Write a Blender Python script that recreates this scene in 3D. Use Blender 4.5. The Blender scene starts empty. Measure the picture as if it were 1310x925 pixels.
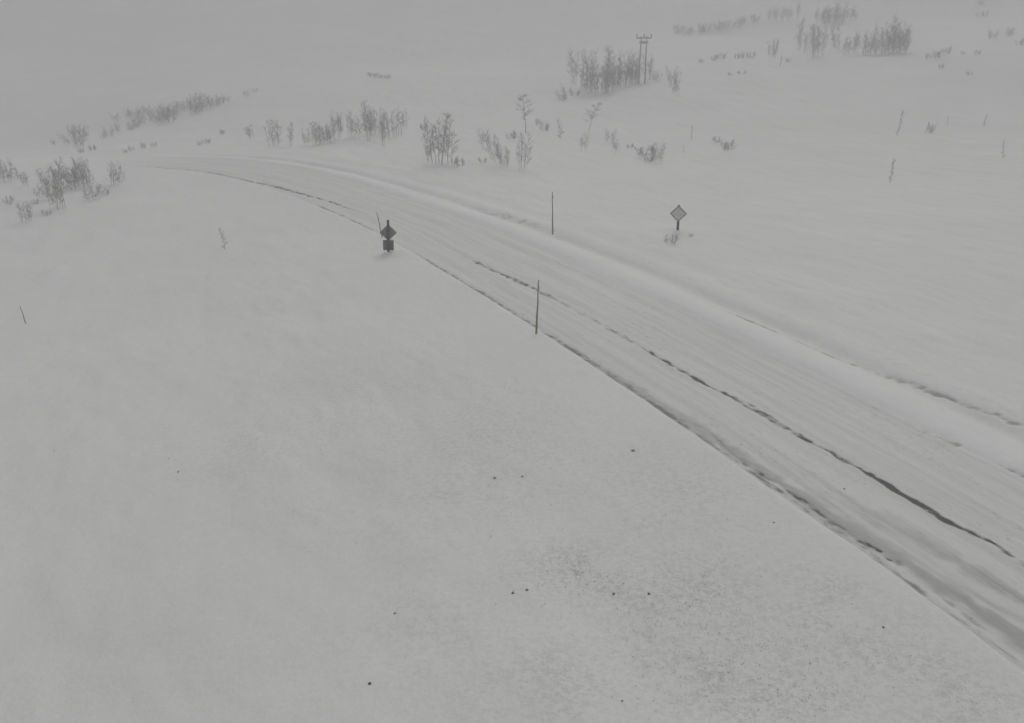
import bpy, bmesh, math, random
import numpy as np
from mathutils import Vector, Matrix
random.seed(7)
S = bpy.context.scene
C = S.collection
# ------------------------------------------------------------------ camera
PITCH = math.radians(19.5); CAM_H = 10.5; FPX = 1134.0; PW, PH = 1310.0, 925.0
cam = bpy.data.cameras.new('camera'); camo = bpy.data.objects.new('camera', cam); C.objects.link(camo)
camo.location = (0, 0, CAM_H); camo.rotation_euler = (math.pi/2 - PITCH, 0, 0)
cam.sensor_width = 36; cam.lens = 36*FPX/PW; cam.clip_start = .1; cam.clip_end = 3000
S.camera = camo
# ------------------------------------------------------------------ light
SUN_EL, SUN_AZ = math.radians(42), math.radians(12)      # azimuth clockwise from +Y
w = bpy.data.worlds.new('World'); S.world = w; w.use_nodes = True
nt = w.node_tree; bg = nt.nodes['Background']
sky = nt.nodes.new('ShaderNodeTexSky'); sky.sky_type = 'NISHITA'; sky.sun_disc = False
sky.sun_elevation = SUN_EL; sky.sun_rotation = SUN_AZ; sky.dust_density = 6; sky.air_density = 1.5
hs = nt.nodes.new('ShaderNodeHueSaturation'); hs.inputs['Saturation'].default_value = .07
nt.links.new(sky.outputs[0], hs.inputs['Color']); nt.links.new(hs.outputs[0], bg.inputs[0])
bg.inputs[1].default_value = .1
sl = bpy.data.lights.new('sun', 'SUN'); sl.energy = .8; sl.angle = math.radians(40); sl.color = (1, .995, .985)
so = bpy.data.objects.new('sun', sl); C.objects.link(so)
sd = Vector((math.sin(SUN_AZ)*math.cos(SUN_EL), math.cos(SUN_AZ)*math.cos(SUN_EL), math.sin(SUN_EL)))
so.rotation_euler = sd.to_track_quat('Z', 'Y').to_euler(); so.location = (60, 50, 60)
S.view_settings.view_transform = 'Standard'; S.view_settings.look = 'None'
S.view_settings.exposure = -0.46; S.view_settings.gamma = 1
S.cycles.volume_bounces = 2; S.cycles.max_bounces = 6; S.cycles.diffuse_bounces = 3
HAZE = .0048
# ------------------------------------------------------------------ helpers
def tag(o, label=None, cat=None, group=None, kind=None):
    if label: o['label'] = label
    if cat: o['category'] = cat
    if group: o['group'] = group
    if kind: o['kind'] = kind
    return o
def mobj(name, me, parent=None):
    o = bpy.data.objects.new(name, me); C.objects.link(o)
    if parent: o.parent = parent
    return o
def mesh(name, v, f, mat, smooth=True):
    me = bpy.data.meshes.new(name)
    me.from_pydata([tuple(a) for a in v], [], [tuple(a) for a in f]); me.materials.append(mat)
    if smooth: me.polygons.foreach_set('use_smooth', [True]*len(me.polygons))
    me.update(); return me
def grid_mesh(name, X, Y, Z, mat, attrs=None):
    n, m = X.shape
    v = np.stack([X, Y, Z], -1).reshape(-1, 3).astype(np.float32)
    i = np.arange(n*m).reshape(n, m)
    q = np.stack([i[:-1, :-1], i[:-1, 1:], i[1:, 1:], i[1:, :-1]], -1).reshape(-1, 4)
    a, b, c = v[q[0, 0]], v[q[0, 1]], v[q[0, 2]]
    if np.cross(b-a, c-a)[2] < 0: q = q[:, ::-1]
    me = bpy.data.meshes.new(name)
    me.vertices.add(len(v)); me.vertices.foreach_set('co', v.ravel())
    me.loops.add(q.size); me.loops.foreach_set('vertex_index', q.ravel().astype(np.int32))
    me.polygons.add(len(q)); me.polygons.foreach_set('loop_start', np.arange(0, q.size, 4, dtype=np.int32))
    me.polygons.foreach_set('use_smooth', np.ones(len(q), dtype=bool))
    me.update(calc_edges=True); me.validate()
    for k, arr in (attrs or {}).items():
        at = me.attributes.new(k, 'FLOAT', 'POINT'); at.data.foreach_set('value', arr.ravel().astype(np.float32))
    me.materials.append(mat); return me
_t = np.random.RandomState(3).rand(256, 256)
def vnoise(x, y):
    x = np.asarray(x, float); y = np.asarray(y, float)
    xi = np.floor(x).astype(int); yi = np.floor(y).astype(int); fx = x-xi; fy = y-yi
    fx = fx*fx*(3-2*fx); fy = fy*fy*(3-2*fy)
    g = lambda a, b: _t[a % 256, b % 256]
    return (g(xi, yi)*(1-fx)+g(xi+1, yi)*fx)*(1-fy)+(g(xi, yi+1)*(1-fx)+g(xi+1, yi+1)*fx)*fy
def fbm(x, y, o=3):
    r = 0; a = 1; s = 0
    for k in range(o):
        r = r + a*(vnoise(x*2**k+17*k, y*2**k+31*k)-.5); s += a; a *= .5
    return r/s*2
def sstep(a, b, x):
    t = np.clip((x-a)/(b-a), 0, 1); return t*t*(3-2*t)
# ------------------------------------------------------------------ terrain
def ray(px, py):
    u = (px-PW/2)/FPX; v = (PH/2-py)/FPX
    return np.array([u, math.cos(PITCH)+v*math.sin(PITCH), -math.sin(PITCH)+v*math.cos(PITCH)])
def hill(x, y):
    q = y + .35*x
    a = np.clip(q-75, 0, 175); b = np.clip(q-250, 0, 350)
    return .0007*a*a + b*.245*(1-b/1000)
CP = [(100, 180, 130), (170, 160, 132), (290, 130, 140), (60, 190, 128), (290, 60, 220), (100, 60, 240), (560, 100, 150),
      (430, 185, 95), (565, 208, 80), (640, 212, 80), (672, 170, 100), (752, 180, 96), (780, 115, 130), (1040, 72, 160),
      (1150, 68, 160), (1070, 29, 200), (870, 42, 200), (655, 0, 260), (1140, 232, 74), (1148, 173, 100), (1283, 202, 82),
      (1300, 60, 150), (1200, 85, 146), (840, 206, 84), (920, 80, 150), (870, 310, 47), (1100, 320, 44), (1280, 400, 34), (150, 208, 87),
      (250, 180, 105), (1000, 140, 115), (340, 186, 96)]
P3 = []
for px, py, d in CP:
    r = ray(px, py); P3.append((r[0]/r[1]*d, d, CAM_H + r[2]/r[1]*d))
for k in range(14):
    P3.append((8-3.3*k if k < 8 else -15-5*(k-7), 14+7.5*k if k < 8 else 66+4*(k-8), 0))
P3 += [(-20, 20, -.6), (-30, 40, -.8), (-12, 14, -.15), (-10, 30, 0), (0, 15, .1), (-45, 60, -.7), (25, 20, .2), (0, 0, 0), (20, 0, 0), (-20, 0, -.6)]
P3 = np.array(P3, float)
RS = 22.0
_K = np.exp(-((P3[:, None, 0]-P3[None, :, 0])**2+(P3[:, None, 1]-P3[None, :, 1])**2)/(2*RS*RS)) + .06*np.eye(len(P3))
_W = np.linalg.solve(_K, P3[:, 2]-hill(P3[:, 0], P3[:, 1]))
def base(x, y):
    x = np.asarray(x, float); y = np.asarray(y, float); z = hill(x, y)
    for (a, b, _), wt in zip(P3, _W): z = z + wt*np.exp(-((x-a)**2+(y-b)**2)/(2*RS*RS))
    return z
# road: left edge polyline (metres), smoothed
L = [(19, -14), (14.5, 0), (11.6, 7), (9.1, 13), (8.05, 16), (6.65, 19.4), (4.5, 24.8), (1.0, 32.9), (-2.0, 39.6), (-5.0, 46.1), (-8.4, 53.2),
     (-13, 61.1), (-19.2, 70.1), (-26.2, 77.7), (-32.6, 81.9), (-40, 85.2), (-58, 91), (-85, 95), (-130, 96)]
def chain(pts, n=24):
    p = np.array(pts, float); out = []
    for i in range(len(p)-1):
        a = p[max(i-1, 0)]; b = p[i]; c = p[i+1]; d = p[min(i+2, len(p)-1)]
        for t in np.arange(n)/n:
            out.append(.5*((2*b)+(-a+c)*t+(2*a-5*b+4*c-d)*t*t+(-a+3*b-3*c+d)*t**3))
    out.append(p[-1]); return np.array(out)
RL = chain(L)
for _ in range(40): RL[1:-1] = (RL[:-2]+RL[2:]+2*RL[1:-1])/4
seg = np.linalg.norm(np.diff(RL, axis=0), axis=1); RT = np.concatenate([[0], np.cumsum(seg)])
tan = np.gradient(RL, axis=0); tan /= np.linalg.norm(tan, axis=1)[:, None]
nor = np.stack([tan[:, 1], -tan[:, 0]], 1)
def road_st(x, y):
    x = np.asarray(x, float); sh = x.shape; x = x.ravel(); y = np.asarray(y, float).ravel()
    s = np.full(x.shape, 99.); t = np.zeros(x.shape)
    for k in range(0, len(x), 20000):
        a = x[k:k+20000]; b = y[k:k+20000]
        m = (np.abs(a+40) < 110) & (b > -30) & (b < 130) & (a < 45)
        if not m.any(): continue
        aa = a[m]; bb = b[m]
        i = np.argmin((aa[:, None]-RL[None, :, 0])**2+(bb[:, None]-RL[None, :, 1])**2, axis=1)
        dx = aa-RL[i, 0]; dy = bb-RL[i, 1]
        ss = dx*nor[i, 0]+dy*nor[i, 1]
        tmp = s[k:k+20000]; tmp[m] = ss; s[k:k+20000] = tmp
        tmp = t[k:k+20000]; tmp[m] = RT[i]+dx*tan[i, 0]+dy*tan[i, 1]; t[k:k+20000] = tmp
    return s.reshape(sh), t.reshape(sh)
RWID = 6.0
def profile(s, t):
    """height of snow beside the road, s metres right of the road's left edge"""
    n1 = fbm(t*.35+9, s*.3, 3); n2 = fbm(t*1.3+50, s*1.2, 3)
    left = (.075+.03*n1)*np.exp(-(np.clip(-s-.15, 0, 99)/2.2)**2)*sstep(.06, -.16, s+.13*n2) + .03*n2*np.exp(-(s/.8)**2)
    r = s-RWID
    cr = .85+.15*fbm(t*.12+3, 0*t, 2)
    ridge = (.15+.06*n1)*np.exp(-((r-cr)/.8)**2)
    gro = -(.12+.05*n1)*np.exp(-((r-cr-1.45)/.38)**2)
    rid2 = .08*np.exp(-((r-cr-2.4)/.6)**2) + (.10+.1*n1)*np.exp(-((r-cr-5.0)/1.5)**2)
    right = (ridge+gro+rid2+.022*n2*np.exp(-((r-1.8)/1.8)**2))*sstep(-.05, .5, r)*sstep(122, 100, t)
    return np.where(s < RWID/2, left, right)
def und(x, y, s):
    off = sstep(.2, 6, np.where(s < 0, -s, np.maximum(s-RWID-1, 0)))
    d = np.hypot(x, y)
    c, q = math.cos(.35), math.sin(.35); a = x*c+y*q; b = -x*q+y*c
    far = sstep(60, 150, d)
    return off*(.16*fbm(x/9, y/9, 3) + .075*fbm(a/1.4, b/3.6, 3) + far*1.0*fbm(x/34+5, y/34, 3) + .022*fbm(a/.35, b/.8, 2)*sstep(60, 25, d))
def H(x, y, st=None):
    s, t = st if st else road_st(x, y)
    mo = sum(a*np.exp(-((x-cx)**2+(y-cy)**2)/(w_*w_)) for cx, cy, a, w_ in MOUNDS)
    return mo + base(x, y) + np.where(np.abs(s) < 98, profile(s, t), 0) + und(np.asarray(x, float), np.asarray(y, float), s)
MOUNDS = [(-6.1, 46.6, .16, .8), (9.2, 50.5, .12, .9), (1.0, 32.8, .05, .3), (2.35, 50.5, .07, .5)]
def hit(px, py):
    r = ray(px, py); tt = np.arange(9, 420, .25)
    X = r[0]*tt; Y = r[1]*tt; Z = CAM_H + r[2]*tt; h = H(X, Y)
    k = np.nonzero(Z < h)[0]
    k = k[0] if len(k) else len(tt)-1
    if k > 0:
        a = Z[k-1]-h[k-1]; b = h[k]-Z[k]; f = a/(a+b) if a+b > 0 else 0
        t = tt[k-1]+f*.25
    else: t = tt[0]
    x, y = r[0]*t, r[1]*t
    return Vector((x, y, float(H(np.array([x]), np.array([y]))[0])))
# ------------------------------------------------------------------ materials
def newmat(name):
    m = bpy.data.materials.new(name); m.use_nodes = True; return m, m.node_tree, m.node_tree.nodes['Principled BSDF']
def N(nt, t, **k):
    n = nt.nodes.new(t)
    for a, b in k.items(): setattr(n, a, b)
    return n
def noise(nt, vec, scale, detail=3, rough=.55, stretch=None, rot=0, dist=0):
    mp = N(nt, 'ShaderNodeMapping'); nt.links.new(vec, mp.inputs[0])
    if stretch: mp.inputs['Scale'].default_value = stretch
    mp.inputs['Rotation'].default_value = (0, 0, rot)
    n = N(nt, 'ShaderNodeTexNoise'); n.inputs['Scale'].default_value = scale; n.inputs['Detail'].default_value = detail
    n.inputs['Roughness'].default_value = rough; n.inputs['Distortion'].default_value = dist
    nt.links.new(mp.outputs[0], n.inputs[0]); return n.outputs[0]
def mrange(nt, v, a, b, c=0., d=1.):
    n = N(nt, 'ShaderNodeMapRange'); n.interpolation_type = 'SMOOTHSTEP'
    n.inputs[1].default_value = a; n.inputs[2].default_value = b; n.inputs[3].default_value = c; n.inputs[4].default_value = d
    nt.links.new(v, n.inputs[0]); return n.outputs[0]
def math_(nt, op, a, b):
    n = N(nt, 'ShaderNodeMath', operation=op)
    for i, q in enumerate((a, b)):
        if isinstance(q, (int, float)): n.inputs[i].default_value = q
        else: nt.links.new(q, n.inputs[i])
    return n.outputs[0]
def mix(nt, f, a, b):
    n = N(nt, 'ShaderNodeMix', data_type='RGBA')
    for i, q in ((0, f), (6, a), (7, b)):
        if isinstance(q, float): n.inputs[i].default_value = q
        elif isinstance(q, tuple): n.inputs[i].default_value = (*q, 1)
        else: nt.links.new(q, n.inputs[i])
    return n.outputs[2]
def bump(nt, h, st, dist, nrm=None):
    b = N(nt, 'ShaderNodeBump'); b.inputs['Strength'].default_value = st; b.inputs['Distance'].default_value = dist
    nt.links.new(h, b.inputs['Height'])
    if nrm: nt.links.new(nrm, b.inputs['Normal'])
    return b.outputs[0]
SNOWC = (.80, .80, .795)
def snow_mat():
    m, nt, b = newmat('wind packed snow')
    pos = N(nt, 'ShaderNodeNewGeometry').outputs['Position']
    A = lambda k: N(nt, 'ShaderNodeAttribute', attribute_name=k).outputs['Fac']
    big = mrange(nt, noise(nt, pos, .11, 3), .35, .7); sc = A('scoured')
    col = mix(nt, big, (.775, .775, .77), (.81, .81, .805))
    mot = mrange(nt, noise(nt, pos, 7, 6, .8), .42, .62)
    col = mix(nt, math_(nt, 'MULTIPLY', mot, math_(nt, 'ADD', math_(nt, 'MULTIPLY', sc, .62), .12)), col, (.56, .56, .555))
    sp = mrange(nt, noise(nt, pos, 13, 4, .75), .56, .68); sp2 = mrange(nt, noise(nt, pos, 30, 3, .7), .58, .70)
    f = math_(nt, 'MULTIPLY', math_(nt, 'ADD', math_(nt, 'MULTIPLY', sp, .55), math_(nt, 'MULTIPLY', sp2, .6)), math_(nt, 'ADD', math_(nt, 'MULTIPLY', sc, 1.1), .08))
    col = mix(nt, f, col, (.40, .395, .39))
    col = mix(nt, math_(nt, 'MULTIPLY', A('fresh'), .45), col, (.85, .85, .85))
    dn = math_(nt, 'ADD', A('dark_line'), math_(nt, 'MULTIPLY', math_(nt, 'SUBTRACT', noise(nt, pos, 3, 4, .7), .5), .6))
    dm = math_(nt, 'MULTIPLY', mrange(nt, dn, .15, .9), mrange(nt, A('dark_line'), .03, .2))
    col = mix(nt, math_(nt, 'MULTIPLY', dm, .85), col, (.33, .33, .325))  # snow colour turns darker grey along these lines, broken up by noise
    nt.links.new(col, b.inputs['Base Color']); b.inputs['Roughness'].default_value = .75
    b.inputs['Specular IOR Level'].default_value = .25
    n1 = bump(nt, noise(nt, pos, 1.3, 4, .6, stretch=(1, .6, 1), rot=.9), .5, .09)
    n2 = bump(nt, noise(nt, pos, 12, 4, .75), .6, .02, n1)
    nt.links.new(n2, b.inputs['Normal']); return m
def road_mat():
    m, nt, b = newmat('snow packed asphalt')
    A = lambda k: N(nt, 'ShaderNodeAttribute', attribute_name=k).outputs['Fac']
    s, t, wear, slush = A('across'), A('along'), A('wear'), A('slush')
    cx = N(nt, 'ShaderNodeCombineXYZ'); nt.links.new(s, cx.inputs[0]); nt.links.new(t, cx.inputs[1]); st = cx.outputs[0]
    streak = mrange(nt, noise(nt, st, 1, 5, .6, stretch=(3.2, .10, 1)), .38, .66)
    fine = mrange(nt, noise(nt, st, 1, 4, .7, stretch=(14, 1.6, 1), dist=.5), .45, .68)
    col = mix(nt, streak, (.74, .74, .735), (.665, .665, .66))
    col = mix(nt, math_(nt, 'MULTIPLY', fine, .22), col, (.50, .50, .495))
    sl = mrange(nt, math_(nt, 'ADD', slush, math_(nt, 'MULTIPLY', math_(nt, 'SUBTRACT', noise(nt, st, 1, 6, .7, stretch=(10, .25, 1)), .5), 1.0)), .1, 1.15)
    col = mix(nt, math_(nt, 'MULTIPLY', sl, .75), col, (.33, .33, .325))
    nz = math_(nt, 'ADD', math_(nt, 'MULTIPLY', noise(nt, st, 1, 6, .75, stretch=(9, 2.6, 1), dist=1.0), .65), math_(nt, 'MULTIPLY', noise(nt, st, 1, 3, .6, stretch=(3, .55, 1)), .35))
    w1 = math_(nt, 'ADD', wear, math_(nt, 'MULTIPLY', math_(nt, 'SUBTRACT', nz, .5), 2.6))
    m1 = mrange(nt, w1, .02, .62); m2 = mrange(nt, w1, .45, .85)
    gate = mrange(nt, wear, .02, .22)
    fl = math_(nt, 'MULTIPLY', mrange(nt, noise(nt, st, 1, 4, .7, stretch=(9, 4, 1), dist=.6), .56, .68), mrange(nt, noise(nt, st, 1, 3, .5, stretch=(.8, .15, 1)), .42, .62))
    col = mix(nt, math_(nt, 'MULTIPLY', fl, .55), col, (.34, .34, .335))
    col = mix(nt, math_(nt, 'MULTIPLY', math_(nt, 'MULTIPLY', m1, .8), gate), col, (.32, .32, .315))
    col = mix(nt, math_(nt, 'MULTIPLY', math_(nt, 'MULTIPLY', m2, gate), mrange(nt, s, .15, .4, .5, 1.)), col, (.07, .07, .071))
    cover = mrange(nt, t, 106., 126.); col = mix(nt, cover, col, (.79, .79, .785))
    nt.links.new(col, b.inputs['Base Color']); b.inputs['Roughness'].default_value = .7; b.inputs['Specular IOR Level'].default_value = .3
    h = math_(nt, 'SUBTRACT', noise(nt, st, 1, 4, .6, stretch=(7, .8, 1)), math_(nt, 'MULTIPLY', math_(nt, 'MULTIPLY', m1, gate), 1.2))
    nt.links.new(bump(nt, h, .4, .018), b.inputs['Normal']); return m
def plain(name, c1, c2, scale=8, rough=.7, metal=0., st=(1, 1, 1), bmp=.3):
    m, nt, b = newmat(name)
    pos = N(nt, 'ShaderNodeTexCoord').outputs['Object']
    nz = noise(nt, pos, scale, 4, stretch=st)
    nt.links.new(mix(nt, mrange(nt, nz, .35, .65), c1, c2), b.inputs['Base Color'])
    b.inputs['Roughness'].default_value = rough; b.inputs['Metallic'].default_value = metal
    nt.links.new(bump(nt, nz, bmp, .01), b.inputs['Normal']); return m
M_SNOW = snow_mat(); M_ROAD = road_mat()
M_BARK = plain('birch bark', (.18, .17, .165), (.30, .29, .285), 9)
M_TWIG = plain('frosted twigs', (.25, .247, .245), (.38, .377, .375), 5)
M_DARKTWIG = plain('dark twigs', (.05, .045, .04), (.09, .08, .07), 5)
M_STONE = plain('dark stone', (.08, .08, .078), (.16, .155, .15), 30)
M_GALV = plain('dark weathered steel', (.035, .035, .036), (.06, .06, .062), 12, .6, .2)
M_BACK = plain('grey sign back', (.17, .175, .175), (.25, .255, .25), 10, .6, .1)
M_FACE = plain('frosted sign face', (.60, .60, .59), (.72, .72, .71), 7, .6)
M_RIM = plain('sign rim', (.26, .26, .255), (.34, .34, .335), 12, .6)
M_CANE = plain('weathered cane', (.27, .235, .12), (.38, .34, .19), 20, .7, 0, (1, 1, .2))
M_CANED = plain('dark cane', (.19, .165, .085), (.28, .25, .14), 20, .7, 0, (1, 1, .2))
M_YEL = plain('dull yellow band', (.34, .31, .13), (.42, .39, .2), 14, .5)
M_WOOD = plain('creosoted wood', (.32, .315, .305), (.42, .415, .405), 6, .8, 0, (1, 1, .15))
M_INS = plain('porcelain', (.10, .09, .085), (.14, .13, .12), 10, .3)
M_GRASS = plain('dry grass', (.22, .20, .16), (.34, .32, .27), 6)
# ------------------------------------------------------------------ ground sheet
def axis(segs):
    out = [segs[0][0]]
    for a, b, d0, d1 in segs:
        x = a; L_ = b-a
        while x < b-1e-6:
            f = (x-a)/L_; x = min(b, x+d0*(d1/d0)**f); out.append(x)
    return np.array(sorted(set(np.round(out, 4))))
xs = axis([(-460, -110, 24, 2.2), (-110, -50, 2.2, .45), (-50, -16, .4, .2), (-16, 22, .14, .14), (22, 70, .2, 1.2), (70, 460, 1.4, 24)])
ys = axis([(-240, -10, 24, 1.2), (-10, 10, 1.2, .2), (10, 50, .13, .14), (50, 100, .16, .4), (100, 220, .45, 1.6), (220, 900, 2, 24)])
X, Y = np.meshgrid(xs, ys, indexing='ij'); st = road_st(X, Y)
Z = H(X, Y, st)
s_ = st[0]; near = np.abs(s_) < 98
sink = sstep(-2.7, -2.0, s_)*sstep(RWID+9.3, RWID+8.6, s_)*near
Z = Z - .22*sink
def scoured(X, Y):
    o = np.zeros(X.shape)
    for px, py, r_, a in [(640, 560, 3.2, .5), (600, 640, 2.2, .55), (740, 730, 1.6, .8), (900, 790, 2.0, 1.), (960, 860, 1.6, 1.), (850, 640, 2.6, .55), (1060, 800, 1.8, .8), (1200, 900, 1.5, .8), (560, 800, 1.8, .35), (480, 500, 4, .35), (700, 880, 1.5, .5), (340, 560, 3, .25)]:
        q = ray(px, py); t_ = -CAM_H/q[2]; cx_, cy_ = q[0]*t_, q[1]*t_
        o = np.maximum(o, a*np.exp(-(((X-cx_)/r_)**2+((Y-cy_)/r_)**2)))
    return np.clip(o*(1+1.2*fbm(X*.9, Y*.9, 4)), 0, 1)
go = mobj('ground', grid_mesh('ground', X, Y, Z, M_SNOW, dict(scoured=scoured(X, Y)))); tag(go, kind='structure')
# ------------------------------------------------------------------ road and snow banks
ts = axis([(0, 22, .8, .25), (22, 90, .11, .16), (90, 130, .2, .35), (130, RT[-1], .6, 2)])
def on_road(ss):
    px = np.interp(ts, RT, RL[:, 0]); py = np.interp(ts, RT, RL[:, 1])
    nx = np.interp(ts, RT, nor[:, 0]); ny = np.interp(ts, RT, nor[:, 1])
    SS, TT = np.meshgrid(ss, ts, indexing='ij')
    return px[None]+SS*nx[None], py[None]+SS*ny[None], SS, TT
WEAR = [  # (pixel x, pixel y, strength) traced along the bare streaks, half width in metres
 (.095, [(560, 312, .1), (603, 333, .25), (612, 337, .7), (625, 343, .5), (642, 351, .8), (655, 357, .5), (685, 371, .6), (715, 386, .25), (760, 410, .2), (800, 432, .35), (830, 450, .5), (850, 462, .85), (868, 472, .6), (890, 484, .95), (915, 500, .7), (925, 503, 1.0), (950, 515, .6), (975, 530, .85), (1000, 545, .75), (1020, 556, .8), (1050, 572, .55), (1075, 587, .8), (1100, 601, .95), (1150, 630, 1.0), (1200, 660, 1.05), (1225, 674, .75), (1250, 688, 1.0), (1275, 699, 1.05), (1290, 710, .9), (1300, 716, .1), (1320, 728, .6), (1400, 770, .6)]),
 (.085, [(500, 319, .1), (535, 333, .4), (560, 345, .6), (600, 369, .8), (640, 394, .7), (660, 406, .5), (690, 429, .5), (705, 441, .7), (725, 456, .85), (745, 467, .6), (760, 476, .6), (800, 503, .35), (830, 521, .75), (853, 536, .8), (880, 556, .4), (930, 594, .45), (970, 622, .5), (1000, 644, .5), (1050, 682, .35), (1100, 715, .25), (1150, 749, .35), (1190, 775, .25), (1250, 820, .2), (1320, 875, .3)]),
 (.08, [(700, 428, .1), (725, 442, .5), (735, 447, .3), (760, 464, .6), (790, 484, .3), (838, 519, .8), (855, 531, .5), (905, 550, .15), (935, 580, .3), (972, 607, .6), (990, 617, .3), (1028, 641, .6), (1060, 664, .4), (1096, 688, .55), (1104, 694, 1.2), (1124, 705, 1.2), (1129, 708, .1), (1135, 714, .3), (1139, 717, 1.4), (1146, 718, 1.3), (1153, 724, .1), (1200, 760, .25), (1320, 850, .2)]),
 (.09, [(150, 212, .5), (210, 215, .6), (250, 218, .65), (290, 225, .75), (320, 232, .85), (345, 237, .95), (375, 245, .8), (400, 252, .7), (425, 259, .7), (440, 265, .6), (455, 270, .3), (480, 277, .1)]),
 (.10, [(400, 262, .05), (412, 267, .7), (425, 273, .5), (437, 280, .25), (448, 284, .7), (470, 294, .4), (482, 299, .1)]),
]
SLUSH = [
 (.34, [(620, 375, .2), (700, 425, .35), (760, 462, .5), (860, 528, .75), (960, 592, .85), (1060, 657, .85), (1150, 715, .95), (1230, 765, 1.05), (1320, 825, 1.1)]),
 (.34, [(900, 520, .1), (1000, 585, .3), (1100, 650, .6), (1200, 705, .75), (1320, 775, .9)]),
 (.14, [(870, 520, .3), (1000, 600, .5), (1100, 672, .5), (1200, 735, .6), (1320, 800, .6)]),
 (.22, [(610, 360, .2), (690, 408, .35), (800, 480, .3), (900, 545, .3)]),
 (.5, [(540, 300, .15), (700, 372, .2), (850, 440, .25), (1000, 520, .25), (1320, 690, .25)]),
 (.35, [(430, 255, .2), (560, 285, .35), (640, 310, .3), (750, 350, .3), (900, 420, .3), (1100, 510, .35), (1221, 566, .55), (1320, 612, .6)]),
 (.25, [(1000, 640, .2), (1150, 742, .4), (1320, 868, .4)]),
]
DARK_LINES = [  # darker grey lines along the ridge edges and the groove behind it
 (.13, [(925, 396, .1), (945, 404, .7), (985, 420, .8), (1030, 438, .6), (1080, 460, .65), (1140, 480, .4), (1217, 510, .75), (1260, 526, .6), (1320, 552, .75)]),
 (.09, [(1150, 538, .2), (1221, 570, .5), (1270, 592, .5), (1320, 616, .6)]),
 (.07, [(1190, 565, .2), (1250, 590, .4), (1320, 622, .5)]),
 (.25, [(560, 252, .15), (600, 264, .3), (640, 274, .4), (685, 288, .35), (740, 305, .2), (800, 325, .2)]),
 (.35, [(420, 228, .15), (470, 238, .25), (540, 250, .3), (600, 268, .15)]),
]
def flat_hit(px, py):
    r = ray(px, py); z = 0.
    for _ in range(6):
        t = (z-CAM_H)/r[2]; z = float(base(np.array([r[0]*t]), np.array([r[1]*t]))[0])
    return r[0]*t, r[1]*t
def lines(tab, SS, TT, wig, ragged=1.5):
    out = np.zeros(SS.shape)
    for k, (wd, pts) in enumerate(tab):
        xy = np.array([flat_hit(p[0], p[1]) for p in pts]); s, t = road_st(xy[:, 0], xy[:, 1]); a = np.array([p[2] for p in pts])
        o = np.argsort(t); t, s, a = t[o], s[o], a[o]
        if wd < .12: s = np.maximum(s, .10)
        sc = np.interp(TT, t, s) + wig*fbm(TT*.9+k*37, 0*TT, 3) + wig*.5*fbm(TT*4+k*5, 0*TT+3, 2)
        e = np.interp(TT, t, a, left=a[0], right=0)
        wdd = wd*(1+.9*fbm(TT*1.6+k*11, 0*TT+5, 3))*(1+.010*np.clip(TT-40, 0, 60))
        rag = np.clip(1+ragged*fbm(SS*9+k*9, TT*4.5, 3), .45, 1.9)
        out = np.maximum(out, e*rag*np.exp(-(np.abs(SS-sc)/wdd)**2.6))
    return out
X, Y, SS, TT = on_road(axis([(-.06, 5.2, .05, .05), (5.2, RWID+.4, .08, .08)]))
wear = lines(WEAR, SS, TT, .06); slush = lines(SLUSH, SS, TT, .04, .25)
ruts = -.018*(np.exp(-((SS-.8)/.3)**2)+np.exp(-((SS-2.1)/.3)**2)+np.exp(-((SS-3.8)/.3)**2)+np.exp(-((SS-5.2)/.3)**2))
Zr = base(X, Y) + .004 + .02*np.exp(-((SS-2.9)/1.8)**2) + ruts + .012*fbm(SS*3, TT*.5, 3) - .02*np.clip(wear, 0, 1)
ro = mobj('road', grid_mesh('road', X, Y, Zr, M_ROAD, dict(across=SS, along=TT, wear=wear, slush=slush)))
tag(ro, kind='structure')
def bank(a, b, d, edge):
    X, Y, SS, TT = on_road(np.arange(a, b+1e-6, d)); Z = H(X, Y, (SS, TT))+.003
    if edge < 0: Z = Z - .009*sstep(a+.6, a, SS) - .25*sstep(0.0, .08, SS)
    else: Z = Z - .009*sstep(b-.6, b, SS) - .1*sstep(a+.2, a, SS)
    dark_line = lines(DARK_LINES, SS, TT, .10)
    tag(mobj('snow_bank', grid_mesh('snow_bank', X, Y, Z - .05*dark_line, M_SNOW, dict(dark_line=dark_line, scoured=scoured(X, Y)*(SS < 3), fresh=np.exp(-((SS-RWID-.85)/.95)**4)*(SS > 3)*sstep(118, 95, TT)))), kind='structure')
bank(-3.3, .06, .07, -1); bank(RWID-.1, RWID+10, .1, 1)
# ------------------------------------------------------------------ vegetation builders
def tube(V, F, pts, r0, r1, n=4):
    b0 = len(V); k = len(pts)
    for i, p in enumerate(pts):
        d = (pts[min(i+1, k-1)]-pts[max(i-1, 0)]).normalized()
        a = d.orthogonal().normalized(); b = d.cross(a); r = r0+(r1-r0)*i/(k-1)
        for j in range(n):
            th = 2*math.pi*j/n; V.append(p+(a*math.cos(th)+b*math.sin(th))*r)
    for i in range(k-1):
        for j in range(n):
            F.append((b0+i*n+j, b0+i*n+(j+1) % n, b0+(i+1)*n+(j+1) % n, b0+(i+1)*n+j))
    F.append(tuple(b0+(k-1)*n+j for j in range(n)))
def wander(R, p, d, ln, k, bend, up):
    pts = [p.copy()]; d = d.normalized()
    for i in range(k):
        d = (d+Vector((R.uniform(-bend, bend), R.uniform(-bend, bend), R.uniform(-bend, bend)*.6+up))).normalized()
        pts.append(pts[-1]+d*ln/k)
    return pts
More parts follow.
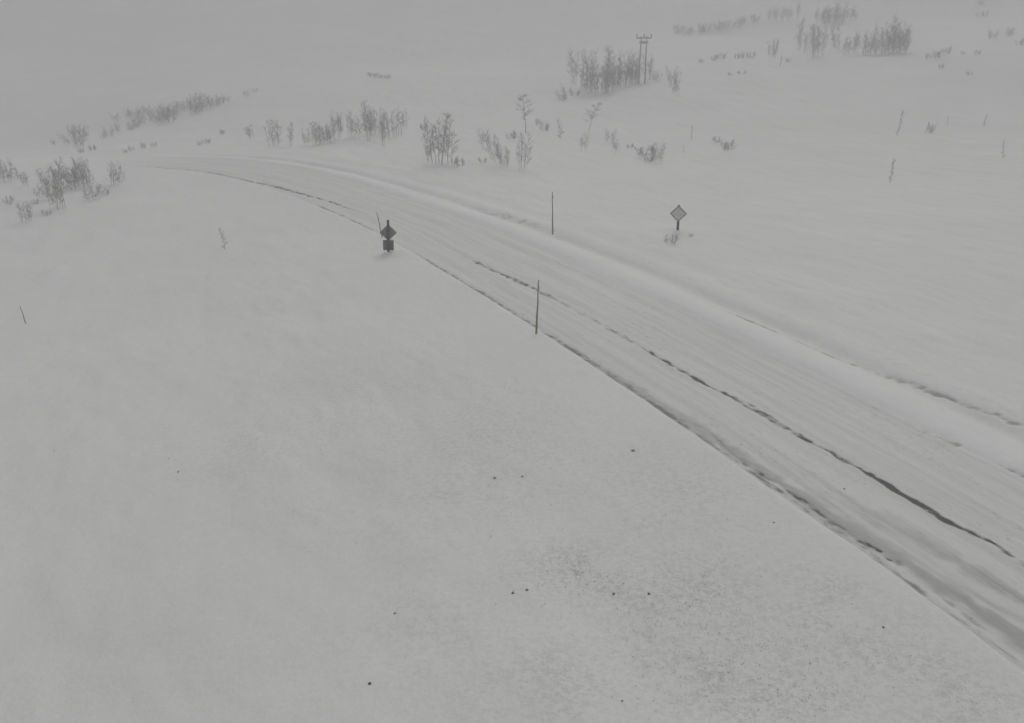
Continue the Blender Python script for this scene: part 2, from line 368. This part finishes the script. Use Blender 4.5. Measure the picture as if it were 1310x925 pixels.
def grow(seed, Ht, nst, spread, nbr, tw, r0, start=.25, ang=.9, blen=.34, twlen=.3, foot=.05):
    """one bare multi-stemmed birch or willow: stems mesh and twigs mesh"""
    R = random.Random(seed); VS, FS, VT, FT = [], [], [], []
    for q in range(nst):
        a = R.uniform(0, 6.28); l = spread*(R.uniform(.15, 1) if nst > 1 else .15)
        d = Vector((math.cos(a)*l, math.sin(a)*l, 1)); hl = Ht*(1 if q == 0 else R.uniform(.6, .98))
        br_ = Ht*foot*math.sqrt(R.random()); base_p = Vector((math.cos(a)*br_, math.sin(a)*br_, -.15))
        st = wander(R, base_p, d, hl/ math.sqrt(1+l*l*.5), 7, .10, .05)
        tube(VS, FS, st, r0*R.uniform(.7, 1), .012, 6)
        for j in range(nbr):
            f = start+(1-start)*(j+R.random())/nbr; f = min(f, .97)
            i = min(int(f*7), 6); p = st[i].lerp(st[i+1], f*7-i)
            a2 = R.uniform(0, 6.28); o = Vector((math.cos(a2), math.sin(a2), R.uniform(.5, 1.4)/ang))
            bl = Ht*blen*(1.15-f*.75)*R.uniform(.6, 1.2)
            br = wander(R, p, o, bl, 4, .22, .08)
            tube(VT, FT, br, max(.011, r0*.35*(1.2-f)), .006, 3)
            for k in range(tw):
                g = R.uniform(.15, 1); i2 = min(int(g*4), 3); p2 = br[i2].lerp(br[i2+1], g*4-i2)
                o2 = Vector((R.uniform(-1, 1), R.uniform(-1, 1), R.uniform(-.2, 1.2)))+o*.6
                tube(VT, FT, wander(R, p2, o2, Ht*twlen*.5*R.uniform(.5, 1.3)*(1.2-g*.5), 3, .3, .04), .0085, .005, 3)
    return (VS, FS), (VT, FT)
PROTO = {}
def proto(kind, i):
    k = (kind, i)
    if k not in PROTO:
        sd = hash_(kind)*100+i
        if kind == 'birch': a = grow(sd, 4.5, 4+i % 3, .17, 12, 8, .026, .25, 1.5, .27, .24, .16)
        elif kind == 'slim': a = grow(sd, 4.0, 3, .12, 12, 7, .022, .22, 1.4, .22, .22, .09)
        elif kind == 'thick': a = grow(sd, 3.2, 9+i % 3, .18, 9, 6, .016, .15, 1.5, .24, .25, .3)
        elif kind == 'open': a = grow(sd, 3.4, 6, .25, 9, 6, .016, .22, 1.5, .27, .28, .24)
        elif kind == 'cross': a = grow(sd, 3.8, 1, .1, 18, 12, .036, .35, 5, .38, .25)
        elif kind == 'scrub': a = grow(sd, 1.2, 7, .4, 6, 5, .010, .1, 1.6, .35, .45, .5)
        else: a = grow(sd, 1.8, 1, .02, 16, 5, .013, .05, .8, .18, .22)
        HT = dict(birch=4.5, slim=4.0, thick=3.2, open=3.4, cross=3.8, scrub=1.2, spike=1.8)[kind]
        (vs, fs), (vt, ft) = a
        zmax = max(v.z for v in vs+vt)
        if kind == 'scrub':
            n = len(vs); me = mesh('scrub', vs+vt, fs+[tuple(q+n for q in f) for f in ft], M_TWIG); PROTO[k] = (zmax, me)
        else:
            mat = M_BARK if kind in ('birch', 'cross', 'slim') else M_TWIG
            PROTO[k] = (zmax, mesh('stem', vs, fs, mat), mesh('twigs', vt, ft, M_TWIG))
    return PROTO[k]
def hash_(s): return sum(ord(c)*(i+3) for i, c in enumerate(s)) % 997
NAMES = dict(birch='birch_tree', slim='birch_tree', thick='willow_bush', open='willow_bush', cross='birch_tree', scrub='low_shrub', spike='sapling')
CATS = dict(birch='tree', slim='tree', thick='bush', open='bush', cross='tree', scrub='shrub', spike='sapling')
cnt = [0]
def plant(kind, px, py, hpx, label, group=None, wf=1.0, lean=0.0, frost=None):
    cnt[0] += 1; R = random.Random(cnt[0]*13)
    P = hit(px, py); depth = P.y*math.cos(PITCH)-(P.z-CAM_H)*math.sin(PITCH)
    Hm = hpx*depth/FPX*1.03
    pr = proto(kind, cnt[0] % 4); sc = Hm/pr[0]
    if len(pr) == 2: r = mobj(NAMES[kind], pr[1])
    else:
        r = mobj(NAMES[kind], None); multi = kind not in ('cross', 'spike')
        tag(mobj('stems' if multi else 'stem', pr[1], r), kind='stuff' if multi else None); tag(mobj('twigs', pr[2], r), kind='stuff')
    r.location = P; r.rotation_euler = (0, lean, 0)
    r.rotation_euler = (Matrix.Rotation(lean, 3, 'Y') @ Matrix.Rotation(R.uniform(0, 6.28), 3, 'Z')).to_euler()
    wf = wf*dict(birch=1.3, thick=1.15, slim=1.1, open=1.2).get(kind, 1)*R.uniform(.85, 1.2)
    r.scale = (sc*wf, sc*wf, sc)
    tag(r, label, CATS[kind], group)
    return r
ORD = ['first', 'second', 'third', 'fourth', 'fifth', 'sixth', 'seventh', 'eighth', 'ninth']
def T(kind, pts, label, group=None, wf=1.0):
    order = sorted(range(len(pts)), key=lambda i: pts[i][0]); n = len(pts)
    for i, p in enumerate(pts):
        k = order.index(i)
        lb = label if n == 1 else label + (', leftmost' if k == 0 else ', rightmost' if k == n-1 else ', middle' if n == 3 else ', %s from left' % ORD[k])
        plant(kind, p[0], p[1], p[2], lb, group, p[3] if len(p) > 3 else wf, p[4] if len(p) > 4 else 0)
G = 'bare mountain birches and willows on the snowy slope'
# --- thicket at the left edge of the picture
gl = 'bare bushes left of the road bend'
T('thick', [(8, 232, 30, 1.0)], 'dark bush cut by the left picture edge, above the thicket', gl)
T('thick', [(33, 284, 28, .8)], 'small upright bush standing lowest in front of the left thicket', gl)
T('birch', [(73, 268, 66, .75)], 'tallest bare birch in the middle of the left thicket', gl)
T('thick', [(72, 266, 42, .7)], 'dense low bush at the foot of the tallest left birch', gl)
T('thick', [(88, 240, 34, 1.0), (103, 236, 36, .9), (94, 243, 30, 1.0), (64, 240, 26, 1.0), (110, 240, 30, .9)], 'twiggy grey bush crowded at the back of the left thicket', gl)
T('open', [(36, 238, 26, .8, -.25)], 'thin bush leaning left beside the left thicket', gl)
T('open', [(54, 256, 24, .9)], 'sparse bush between the leaning bush and the tallest left birch', gl)
T('thick', [(120, 256, 20, 1.3)], 'low round bush at the right foot of the left thicket', gl)
T('thick', [(147, 236, 30, .8, .1)], 'separate bush nearest the road end right of the left thicket', gl)
T('scrub', [(10, 262, 12)], 'tiny shrub at the left picture edge below the dark bush', gl)
T('scrub', [(135, 250, 10), (60, 275, 8), (45, 262, 9)], 'tiny shrub poking from snow around the left thicket', gl)
# --- band up the far left slope
gs = 'scattered bushes up the misty left slope'
T('thick', [(104, 188, 28, .9)], 'tallest bush at the lower end of the misty left slope band', gs)
T('open', [(96, 178, 20, .9), (88, 186, 12, 1), (112, 178, 18, 1), (70, 186, 9, 1.2), (80, 180, 9, 1.2)], 'faint bush at the lower end of the misty left slope band', gs)
T('scrub', [(118, 193, 9), (104, 196, 8), (168, 193, 7), (184, 190, 8), (197, 188, 7), (160, 196, 6)], 'tiny faint shrub below the misty left slope band', gs)
T('thick', [(140, 176, 14, 1.1), (150, 170, 12, 1.1), (132, 178, 10, 1.2), (167, 168, 13, 1.2), (176, 164, 14, 1.2), (183, 160, 12, 1.1)], 'small dark bush in the middle of the misty left slope band', gs)
T('open', [(152, 156, 12, 1.4), (163, 152, 13, 1.4), (172, 150, 13, 1.4), (184, 149, 14, 1.3), (192, 147, 13, 1.3), (178, 153, 10, 1.4)], 'pale bush along the top of the misty left slope band', gs)
T('thick', [(199, 158, 18, 1.1), (208, 160, 24, 1.1), (217, 157, 25, 1.0), (224, 150, 20, 1.0), (212, 153, 16, 1.3)], 'dense bush in the darkest clump of the misty left slope', gs)
T('thick', [(234, 143, 14, 1.3), (241, 141, 16, 1.2), (248, 146, 18, 1.2), (257, 144, 26, .9), (263, 141, 20, 1.1), (271, 137, 14, 1.3)], 'bush in the upper clump of the misty left slope', gs)
T('open', [(278, 136, 15, 1.2), (287, 132, 12, 1.3), (317, 124, 9, 1.8), (328, 119, 7, 1.8)], 'pale bush trailing off above the misty left slope', gs)
T('scrub', [(264, 184, 8, 1.2), (255, 186, 6), (285, 172, 7), (488, 100, 7, 2.2), (478, 98, 6, 2.2), (497, 101, 5, 2)], 'lone tiny shrub in open snow on the misty left slope', gs)
# --- row beyond the road
gr = 'row of bare birches beyond the road'
T('thick', [(351, 187, 34, .85)], 'dense dark bush at the left end of the birch row', gr)
T('birch', [(371, 187, 31, .6)], 'narrow bush second from the left end of the birch row', gr)
T('open', [(322, 178, 20, .9)], 'very faint bush standing alone left of the birch row', gr)
T('open', [(393, 186, 22, .7)], 'short thin bush third from the left in the birch row', gr)
T('thick', [(405, 186, 30, .7), (412, 184, 24, .8), (419, 182, 23, .9)], 'short dense bush in the left clump of the birch row', gr)
T('birch', [(430, 180, 38, .55), (437, 177, 34, .6), (425, 183, 24, .8)], 'medium birch left of the centre of the birch row', gr)
T('slim', [(447, 176, 34, .9), (454, 177, 32, .9), (460, 176, 28, 1)], 'slim reddish birch in the middle of the birch row', gr)
T('birch', [(472, 181, 52, .6)], 'tallest birch in the row beyond the road', gr)
T('thick', [(475, 172, 34, .8), (483, 172, 34, .8)], 'dense bush around the tallest birch of the row', gr)
T('birch', [(489, 187, 36, .55)], 'birch standing slightly in front right of the tallest row birch', gr)
T('slim', [(500, 178, 34, .9), (506, 177, 36, .8), (512, 172, 34, .9), (519, 165, 26, 1.0)], 'slim birch at the right end of the birch row', gr)
# --- middle birches
gm = 'single birches on the open slope'
T('birch', [(562, 210, 66, .62)], 'large multi-stemmed bare birch standing alone right of the row')
T('slim', [(550, 206, 50, .9), (559, 209, 60, .9), (574, 209, 58, .9)], 'slender side stem growing beside the large lone birch', gm)
T('scrub', [(584, 213, 15), (541, 166, 9), (575, 150, 6), (548, 200, 10)], 'thin shrub near the large lone birch', gm)
T('open', [(623, 190, 26, .9)], 'faint bush upper left of the leaning willow pair', gm)
T('open', [(640, 212, 44, .7, -.3)], 'bush with stems leaning left, below the crossed birch', gm)
T('thick', [(644, 214, 28, .6)], 'short bush at the foot of the left-leaning stems', gm)
T('open', [(667, 217, 48, .6)], 'upright open bush lowest in the middle of the slope', gm)
T('cross', [(673, 170, 50, .85)], 'birch with spreading horizontal branches above the open bushes', gm)
T('scrub', [(697, 168, 13), (688, 160, 9), (655, 178, 11), (617, 208, 8)], 'low shrub around the birch with horizontal branches', gm)
T('spike', [(717, 177, 24, 1.2)], 'small sapling between the two crossed birches', gm)
T('cross', [(752, 168, 36, .9)], 'short birch with a pointed top left of the small shrubs', gm)
T('open', [(748, 193, 24, .7)], 'thin bush just below the short pointed birch', gm)
T('open', [(779, 184, 20, .7), (791, 193, 17, .9, -.3)], 'small leaning bush right of the short pointed birch', gm)
T('thick', [(841, 208, 26, .75)], 'small dark bush in the open slope above the far road sign', gm)
T('scrub', [(827, 200, 16, 1.3), (806, 190, 7), (830, 208, 10)], 'faint shrub left of the dark bush above the far sign', gm)
T('scrub', [(919, 183, 9, 1.1), (930, 192, 14, 1.2)], 'faint low shrub pair on the bare slope right of the sign', gm)
T('spike', [(885, 180, 20, .7), (875, 196, 12, .7)], 'very faint thin sapling above the far sign', gm)
T('open', [(722, 127, 20, .8, -.5)], 'bush leaning left beside the upper thicket', gm)
T('scrub', [(720, 128, 9), (735, 122, 10)], 'small shrub at the lower left of the upper thicket', gm)
# --- upper thicket by the power pole
gt = 'bare birch thicket by the power pole'
T('birch', [(735, 108, 44, .7)], 'leftmost pale birch of the thicket by the power pole', gt)
T('birch', [(748, 114, 50, .5), (757, 117, 50, .5), (781, 112, 52, .5)], 'tall birch in the left half of the thicket by the power pole', gt)
T('birch', [(772, 119, 58, .5)], 'tallest birch of the thicket by the power pole', gt)
T('thick', [(750, 116, 30, .8), (760, 119, 34, .7), (769, 120, 36, .7), (777, 117, 34, .7), (786, 112, 28, .8)], 'dense bush low in the left half of the pole thicket', gt)
T('birch', [(790, 109, 42, .55), (800, 108, 36, .6), (806, 108, 42, .6), (812, 106, 40, .6)], 'birch between the thicket centre and the power pole', gt)
T('thick', [(797, 110, 26, .9), (806, 108, 28, .8), (814, 104, 22, .9)], 'dense bush at the foot of the power pole', gt)
T('birch', [(829, 103, 34, .6)], 'single pale birch just right of the power pole', gt)
T('thick', [(839, 105, 14, 1)], 'low bush at the right end of the pole thicket', gt)
T('open', [(861, 112, 28, .6), (866, 124, 34, .5)], 'faint straggling birch right of the pole thicket', gt)
# --- ridge at the upper right
gu = 'bare trees along the upper right ridge'
T('thick', [(868, 44, 13, 1.6), (880, 46, 12, 1.6), (893, 44, 14, 1.6), (905, 43, 13, 1.6), (918, 40, 13, 1.6), (930, 38, 12, 1.6), (942, 37, 13, 1.3), (950, 32, 12, 1.4), (966, 30, 12, 1.3)], 'very faint bush in the misty line left of the upper right ridge', gu)
T('birch', [(984, 27, 17, .9), (992, 26, 17, .9), (998, 27, 17, .9)], 'small tree in the left clump of the back ridge row', gu)
T('birch', [(1008, 26, 18, .8), (1022, 24, 22, .7)], 'single small tree between the clumps of the back ridge row', gu)
T('birch', [(1044, 27, 15, 1), (1050, 28, 19, .9), (1056, 29, 20, .9), (1062, 29, 22, .9), (1068, 29, 24, .8), (1074, 29, 26, .8), (1080, 28, 20, .9), (1087, 27, 18, .9), (1095, 26, 15, 1)], 'tree in the dense right clump of the back ridge row', gu)
T('thick', [(1055, 30, 12, 1.3), (1065, 30, 12, 1.3), (1075, 30, 12, 1.3)], 'low bush under the dense clump of the back ridge row', gu)
T('thick', [(990, 74, 24, .9)], 'round grey bush at the left end of the front ridge row', gu)
T('slim', [(1021, 64, 40, .8), (1026, 68, 32, .8)], 'slim pale tree left of the dark ridge tree', gu)
T('thick', [(1040, 73, 40, .65)], 'darkest dense tree of the front ridge row', gu)
T('birch', [(1043, 73, 42, .55), (1050, 73, 40, .5)], 'birch growing against the darkest ridge tree', gu)
T('slim', [(1067, 62, 32, .8, -.25), (1073, 68, 38, .9, -.25)], 'slim birch leaning left in the gap of the front ridge row', gu)
T('open', [(1078, 70, 22, .9), (1086, 70, 24, .9)], 'low open bush in the gap of the front ridge row', gu)
T('birch', [(1095, 68, 28, .7), (1103, 70, 30, .7), (1112, 70, 34, .6), (1120, 70, 28, .7)], 'birch left in the dense right half of the front ridge row', gu)
T('birch', [(1129, 68, 38, .6), (1136, 67, 42, .6), (1144, 67, 46, .6), (1151, 67, 40, .6), (1158, 66, 34, .7)], 'tall birch closing the right end of the front ridge row', gu)
T('thick', [(1108, 71, 18, 1.1), (1122, 71, 20, 1), (1132, 69, 26, .9), (1141, 68, 28, .9), (1150, 68, 28, .9), (1158, 68, 22, .9)], 'dense bush under the right half of the front ridge row', gu)
gd = 'scattered low shrubs on the upper right slope'
T('scrub', [(897, 81, 7), (912, 78, 8), (922, 76, 9), (945, 75, 8), (952, 75, 10), (960, 75, 9), (934, 97, 5, 1.4), (949, 95, 5, 1.4), (1008, 80, 7)], 'tiny shrub dotted left of the front ridge row', gd)
T('scrub', [(1187, 75, 7, 1.4), (1198, 75, 12, 1.1), (1203, 88, 8, 1), (1211, 70, 12, .8), (1233, 70, 5, 1.2), (1250, 70, 7), (1240, 96, 5, 1.5)], 'tiny dark shrub dotted right of the front ridge row', gd)
T('scrub', [(1270, 50, 12, .8), (1290, 47, 12, 1.1), (1305, 58, 9), (1256, 22, 9, 1.3), (1255, 7, 7)], 'small faint shrub near the upper right picture corner', gd)
r = plant('spike', 997, 85, 13, 'short dark stump leaning right below the front ridge row', gd, .9, .35)
for c in r.children: c.data = c.data.copy(); c.data.materials[0] = M_DARKTWIG
T('spike', [(1148, 174, 32, .8)], 'upright lone sapling, higher one on the bare right slope')
T('spike', [(1137, 234, 30, 1.1)], 'upright lone sapling, lowest one on the bare right slope')
T('spike', [(1283, 203, 25, .9)], 'thin lone sapling near the right picture edge')
T('spike', [(1259, 162, 16, .9)], 'short thin sapling left of and above the right edge sapling')
T('scrub', [(1190, 171, 15, .6)], 'small forked shrub right of the higher lone sapling')
T('spike', [(1212, 161, 13, .7)], 'very faint sapling between the forked shrub and the short one')
r = plant('spike', 288, 319, 27, 'small pale leafless sapling alone in the left snowfield', None, 1.3)
T('scrub', [(858, 312, 13, 1.0)], 'low brush half buried in snow left of the far sign')
T('scrub', [(884, 303, 5, 1.5)], 'few twigs buried in snow right of the far sign')
# ------------------------------------------------------------------ made things
def cyl(V, F, p0, p1, r0, r1, n=10): tube(V, F, [Vector(p0), (Vector(p0)+Vector(p1))/2, Vector(p1)], r0, r1, n)
def cylmesh(name, p0, p1, r0, r1, mat, n=10):
    V, F = [], []; cyl(V, F, p0, p1, r0, r1, n); F.append(tuple(range(n))[::-1]); return mesh(name, V, F, mat)
def slab(name, outline, th, mat, y0=0.0, bev=.008):
    """flat plate in the local XZ plane, thickness along Y"""
    bm = bmesh.new(); vs = [bm.verts.new((x, y0, z)) for x, z in outline]; f = bm.faces.new(vs)
    r = bmesh.ops.extrude_face_region(bm, geom=[f]); bmesh.ops.translate(bm, vec=(0, th, 0), verts=[e for e in r['geom'] if isinstance(e, bmesh.types.BMVert)])
    bmesh.ops.recalc_face_normals(bm, faces=bm.faces[:])
    bmesh.ops.bevel(bm, geom=bm.edges[:], offset=bev, segments=2, affect='EDGES')
    me = bpy.data.meshes.new(name); bm.to_mesh(me); bm.free(); me.materials.append(mat); return me
def rounded(poly, r, n=4):
    out = []; k = len(poly)
    for i in range(k):
        p = Vector(poly[i]); a = (Vector(poly[i-1])-p).normalized(); b = (Vector(poly[(i+1) % k])-p).normalized()
        p0 = p+a*r; p1 = p+b*r
        for j in range(n+1):
            t = j/n; out.append(tuple((p0*(1-t)+p*t)*(1-t)+(p*(1-t)+p1*t)*t))
    return out
def dia(h, r=.05): return rounded([(0, -h), (h, 0), (0, h), (-h, 0)], r)
def rect(w, h, z): return rounded([(-w/2, z-h/2), (w/2, z-h/2), (w/2, z+h/2), (-w/2, z+h/2)], .03)
def depth_of(P): return P.y*math.cos(PITCH)-(P.z-CAM_H)*math.sin(PITCH)
# near sign, seen from behind
P = hit(497, 322); m = depth_of(P)/FPX          # metres per pixel here
r = mobj('road_sign', None); r.location = P; r.rotation_euler = (0, .03, .12)
tag(r, 'dark diamond road sign seen from behind with a square plate under it, beside the road', 'road sign', 'diamond road signs')
top = 40*m
mobj('post', cylmesh('post', (0, 0, -.4), (0, 0, top), .075, .07, M_GALV, 12), r)
mobj('post_cap', cylmesh('post_cap', (0, 0, top), (0, 0, top+.03), .078, .05, M_GALV, 12), r)
d = mobj('diamond_plate', slab('diamond_plate', dia(10.6*m), .03, M_BACK, .08), r); d.location = (0, 0, 24*m)
k = mobj('plate_rim', slab('plate_rim', dia(10.6*m+.015), .012, M_RIM, .112), d)
d2 = mobj('square_plate', slab('square_plate', rect(13.5*m, 13*m, 0), .03, plain('dark plate back', (.08, .08, .08), (.14, .14, .14)), .08), r); d2.location = (0, 0, 8*m)
for z in (20*m, 28*m, 5*m, 11*m): mobj('clamp', slab('clamp', [(-.11, z-.025), (.11, z-.025), (.11, z+.025), (-.11, z+.025)], .16, M_GALV, -.09), r)
# far sign, face to the camera
P = hit(867, 294); m = depth_of(P)/FPX
r = mobj('road_sign', None); r.location = P; r.rotation_euler = (0, -.01, -.25)
tag(r, 'pale frosted diamond road sign on a short dark post on the far slope', 'road sign', 'diamond road signs')
mobj('post', cylmesh('post', (0, 0, -.4), (0, 0, 31*m), .075, .07, M_GALV, 12), r)
mobj('post_cap', cylmesh('post_cap', (0, 0, 31*m), (0, 0, 31*m+.03), .078, .05, M_GALV, 12), r)
d = mobj('diamond_plate', slab('diamond_plate', dia(10.8*m), .03, M_RIM, -.11), r); d.location = (0, 0, 21*m)
mobj('sign_face', slab('sign_face', dia(8.4*m, .04), .012, M_FACE, -.125, .004), d)
# snow poles
def pole(px, py, hpx, label, lean, r0, mat, mat2, bands, roll=0):
    P = hit(px, py); m = depth_of(P)/FPX; h = hpx*m
    r = mobj('snow_pole', None); r.location = P; r.rotation_euler = (roll, lean, 0)
    tag(r, label, 'snow pole', 'thin snow poles marking the road')
    R = random.Random(int(px))
    V, F = [], []; pts = [Vector((.012*math.sin(i*1.3)*(i/8), 0, -.4+(h*.38+.4)*i/4)) for i in range(5)]; tube(V, F, pts, r0*1.35, r0*1.15, 8)
    mobj('sleeve', mesh('sleeve', V, F, mat2), r)
    V, F = [], []; pts = [Vector((.03*math.sin(i*.8)*(i/8)*.6, 0, h*.37+h*.63*i/8)) for i in range(9)]; tube(V, F, pts, r0, r0*.6, 8)
    mobj('cane', mesh('cane', V, F, mat), r)
    for z in bands: mobj('reflector_band', cylmesh('reflector_band', (0.004, 0, h*z), (.004, 0, h*z+.16), r0*1.25, r0*1.2, M_YEL), r)
pole(686, 427, 71, 'tall snow pole on the near road edge, tallest and nearest of all', .035, .032, M_CANED, M_CANED, (.80,))
pole(707, 300, 54, 'thin dark snow pole on the far side of the road', -.02, .034, M_CANED, M_CANED, (.85,))
pole(489, 304, 33, 'leaning snow pole just left of the sign seen from behind', -.16, .030, M_CANE, M_CANE, (.7,))
pole(33, 414, 24, 'short thin pole leaning alone in the left snowfield', -.12, .018, M_CANE, M_CANE, ())
# power pole
P = hit(821, 107); m = depth_of(P)/FPX; h = 57*m
r = mobj('power_pole', None); r.location = P; r.rotation_euler = (0, 0, -.1)
tag(r, 'twin-legged wooden power pole with crossarm rising from the birch thicket', 'power pole')
for s in (-1, 1):
    mobj('pole', cylmesh('pole', (s*4*m, 0, -.5), (s*3.4*m, 0, h), .125, .085, M_WOOD), r)
def beam(name, x0, x1, z, t, y): return slab(name, [(x0, z-t), (x1, z-t), (x1, z+t), (x0, z+t)], t*2, M_WOOD, y)
mobj('crossarm', beam('crossarm', -9.5*m, 9.5*m, h-.25, .10, -.33), r)
mobj('crossarm', beam('crossarm', -5.5*m, 5.5*m, h-7.5*m, .17, -.46), r)
for x in (-9*m, 0, 9*m): mobj('insulator', cylmesh('insulator', (x, -.27, h-.12), (x, -.27, h+.25), .07, .09, M_INS), r)
V, F = [], []; cyl(V, F, (-3.8*m, -.2, h-14*m), (3.4*m, -.2, h-8.5*m), .05, .05, 6)
# second faint pole higher up
# ------------------------------------------------------------------ stones and clods
def rock(name, px, py, wpx, label, mat, flat=.6, grp='small dark stones on the foreground snow'):
    P = hit(px, py); m = depth_of(P)/FPX; R = random.Random(int(px*7+py)); bm = bmesh.new()
    bmesh.ops.create_icosphere(bm, subdivisions=2, radius=wpx*m*.42)
    for v in bm.verts: v.co *= R.uniform(.72, 1.2); v.co.z *= flat
    me = bpy.data.meshes.new(name); bm.to_mesh(me); bm.free(); me.materials.append(mat)
    o = mobj(name, me); o.location = P+Vector((0, 0, wpx*m*.12)); o.rotation_euler = (0, 0, R.uniform(0, 3)); tag(o, label, 'stone', grp)
for px, py, s, l in [(473, 875, 5.5, 'dark pebble lying lowest on the foreground snow'),
    (656, 759, 4.5, 'left pebble of the close pair on the foreground snow'), (674, 755, 4.5, 'right pebble of the close pair on the foreground snow'),
    (785, 760, 4.5, 'pebble midway between the dark tuft and the rightmost row pebble'), (830, 760, 5, 'rightmost pebble of the row across the lower middle snow'),
    (1130, 803, 4, 'lone pebble nearest the road in the lower right snow'), (505, 785, 4, 'faint pebble left in the foreground snow above the lowest one'),
    (810, 577, 6, 'grey lump in the snow halfway between pole and lower edge'), (228, 604, 3.5, 'lone speck-like pebble in the left snowfield'),
    (990, 669, 3.2, 'tiny pebble in the snow just left of the road edge'), (633, 612, 5, 'flat grey lump left in the middle foreground snow'),
    (668, 610, 4, 'small grey lump right of the flat one in the middle snow'), (796, 897, 3.5, 'tiny pebble near the bottom edge at centre right')]:
    rock('pebble', px, py, s, l, M_GRASS if px in (810, 633, 668, 796, 228, 505) else M_STONE)
rock('asphalt_chunk', 1080, 626, 4, 'small chunk lying on the packed lane between the dark streaks', M_STONE, .5, 'chunks on the road')
# dry grass tips, thickest lower right of the snowfield
V, F = [], []; R = random.Random(5)
clus = [(742, 722, 5, 8, 26), (738, 735, 6, 6, 20), (760, 742, 22, 10, 26), (790, 740, 20, 8, 16), (870, 790, 40, 20, 80), (940, 810, 80, 40, 220), (1000, 880, 90, 30, 160), (960, 740, 90, 50, 110),
        (640, 600, 110, 45, 80), (700, 770, 120, 60, 80), (600, 470, 120, 60, 40), (1130, 850, 100, 40, 80), (300, 560, 160, 80, 30), (860, 860, 80, 40, 80)]
for cx_, cy_, sx, sy, n in clus:
    c0 = hit(cx_, cy_); mm = depth_of(c0)/FPX
    PX = np.array([cx_+R.gauss(0, sx) for _ in range(n)]); PY = np.array([min(cy_+R.gauss(0, sy), 960) for _ in range(n)])
    pts = [flat_hit(a, b) for a, b in zip(PX, PY)]
    ax = np.array([p[0] for p in pts]); ay = np.array([p[1] for p in pts]); s, t = road_st(ax, ay); z = H(ax, ay, (s, t))
    for x, y, zz, ss in zip(ax, ay, z, s):
        if ss > -1.5: continue
        for q in range(R.randint(1, 3)):
            hh = R.uniform(.015, .06); a = R.uniform(0, 6.28); l = R.uniform(0, .03); b = len(V); wd = .004
            o = Vector((x+R.uniform(-.03, .03), y+R.uniform(-.03, .03), zz-.01))
            V += [o+Vector((-wd, 0, 0)), o+Vector((wd, 0, 0)), o+Vector((0, wd*1.7, 0)), o+Vector((math.cos(a)*l, math.sin(a)*l, hh))]
            F += [(b, b+1, b+3), (b+1, b+2, b+3), (b+2, b, b+3)]
gg = mobj('dry_grass', mesh('dry_grass', V, F, M_GRASS, False))
tag(gg, 'tips of dry grass barely showing through the foreground snow', 'grass', kind='stuff')
# ------------------------------------------------------------------ haze
m = bpy.data.materials.new('haze'); m.use_nodes = True; nt = m.node_tree
nt.nodes.remove(nt.nodes['Principled BSDF']); pv = nt.nodes.new('ShaderNodeVolumePrincipled')
pv.inputs['Density'].default_value = HAZE; pv.inputs['Color'].default_value = (.89, .895, .895, 1); pv.inputs['Anisotropy'].default_value = .0
nt.links.new(pv.outputs[0], nt.nodes['Material Output'].inputs['Volume'])
zs = np.array([0.]*go.data.vertices.__len__()*1); co = np.empty(len(go.data.vertices)*3, np.float32); go.data.vertices.foreach_get('co', co)
z0, z1 = float(co[2::3].min())-1, float(co[2::3].max())+8
bm = bmesh.new(); bmesh.ops.create_cube(bm, size=1)
for v in bm.verts: v.co = (v.co.x*940, 330+v.co.y*1160, (z0+z1)/2+v.co.z*(z1-z0))
me = bpy.data.meshes.new('haze'); bm.to_mesh(me); bm.free(); me.materials.append(m)
tag(mobj('haze', me), 'pale even snow haze filling the whole valley air', 'haze', kind='stuff')
print('ground verts', len(go.data.vertices), 'z', z0, z1, 'RL len', RT[-1])
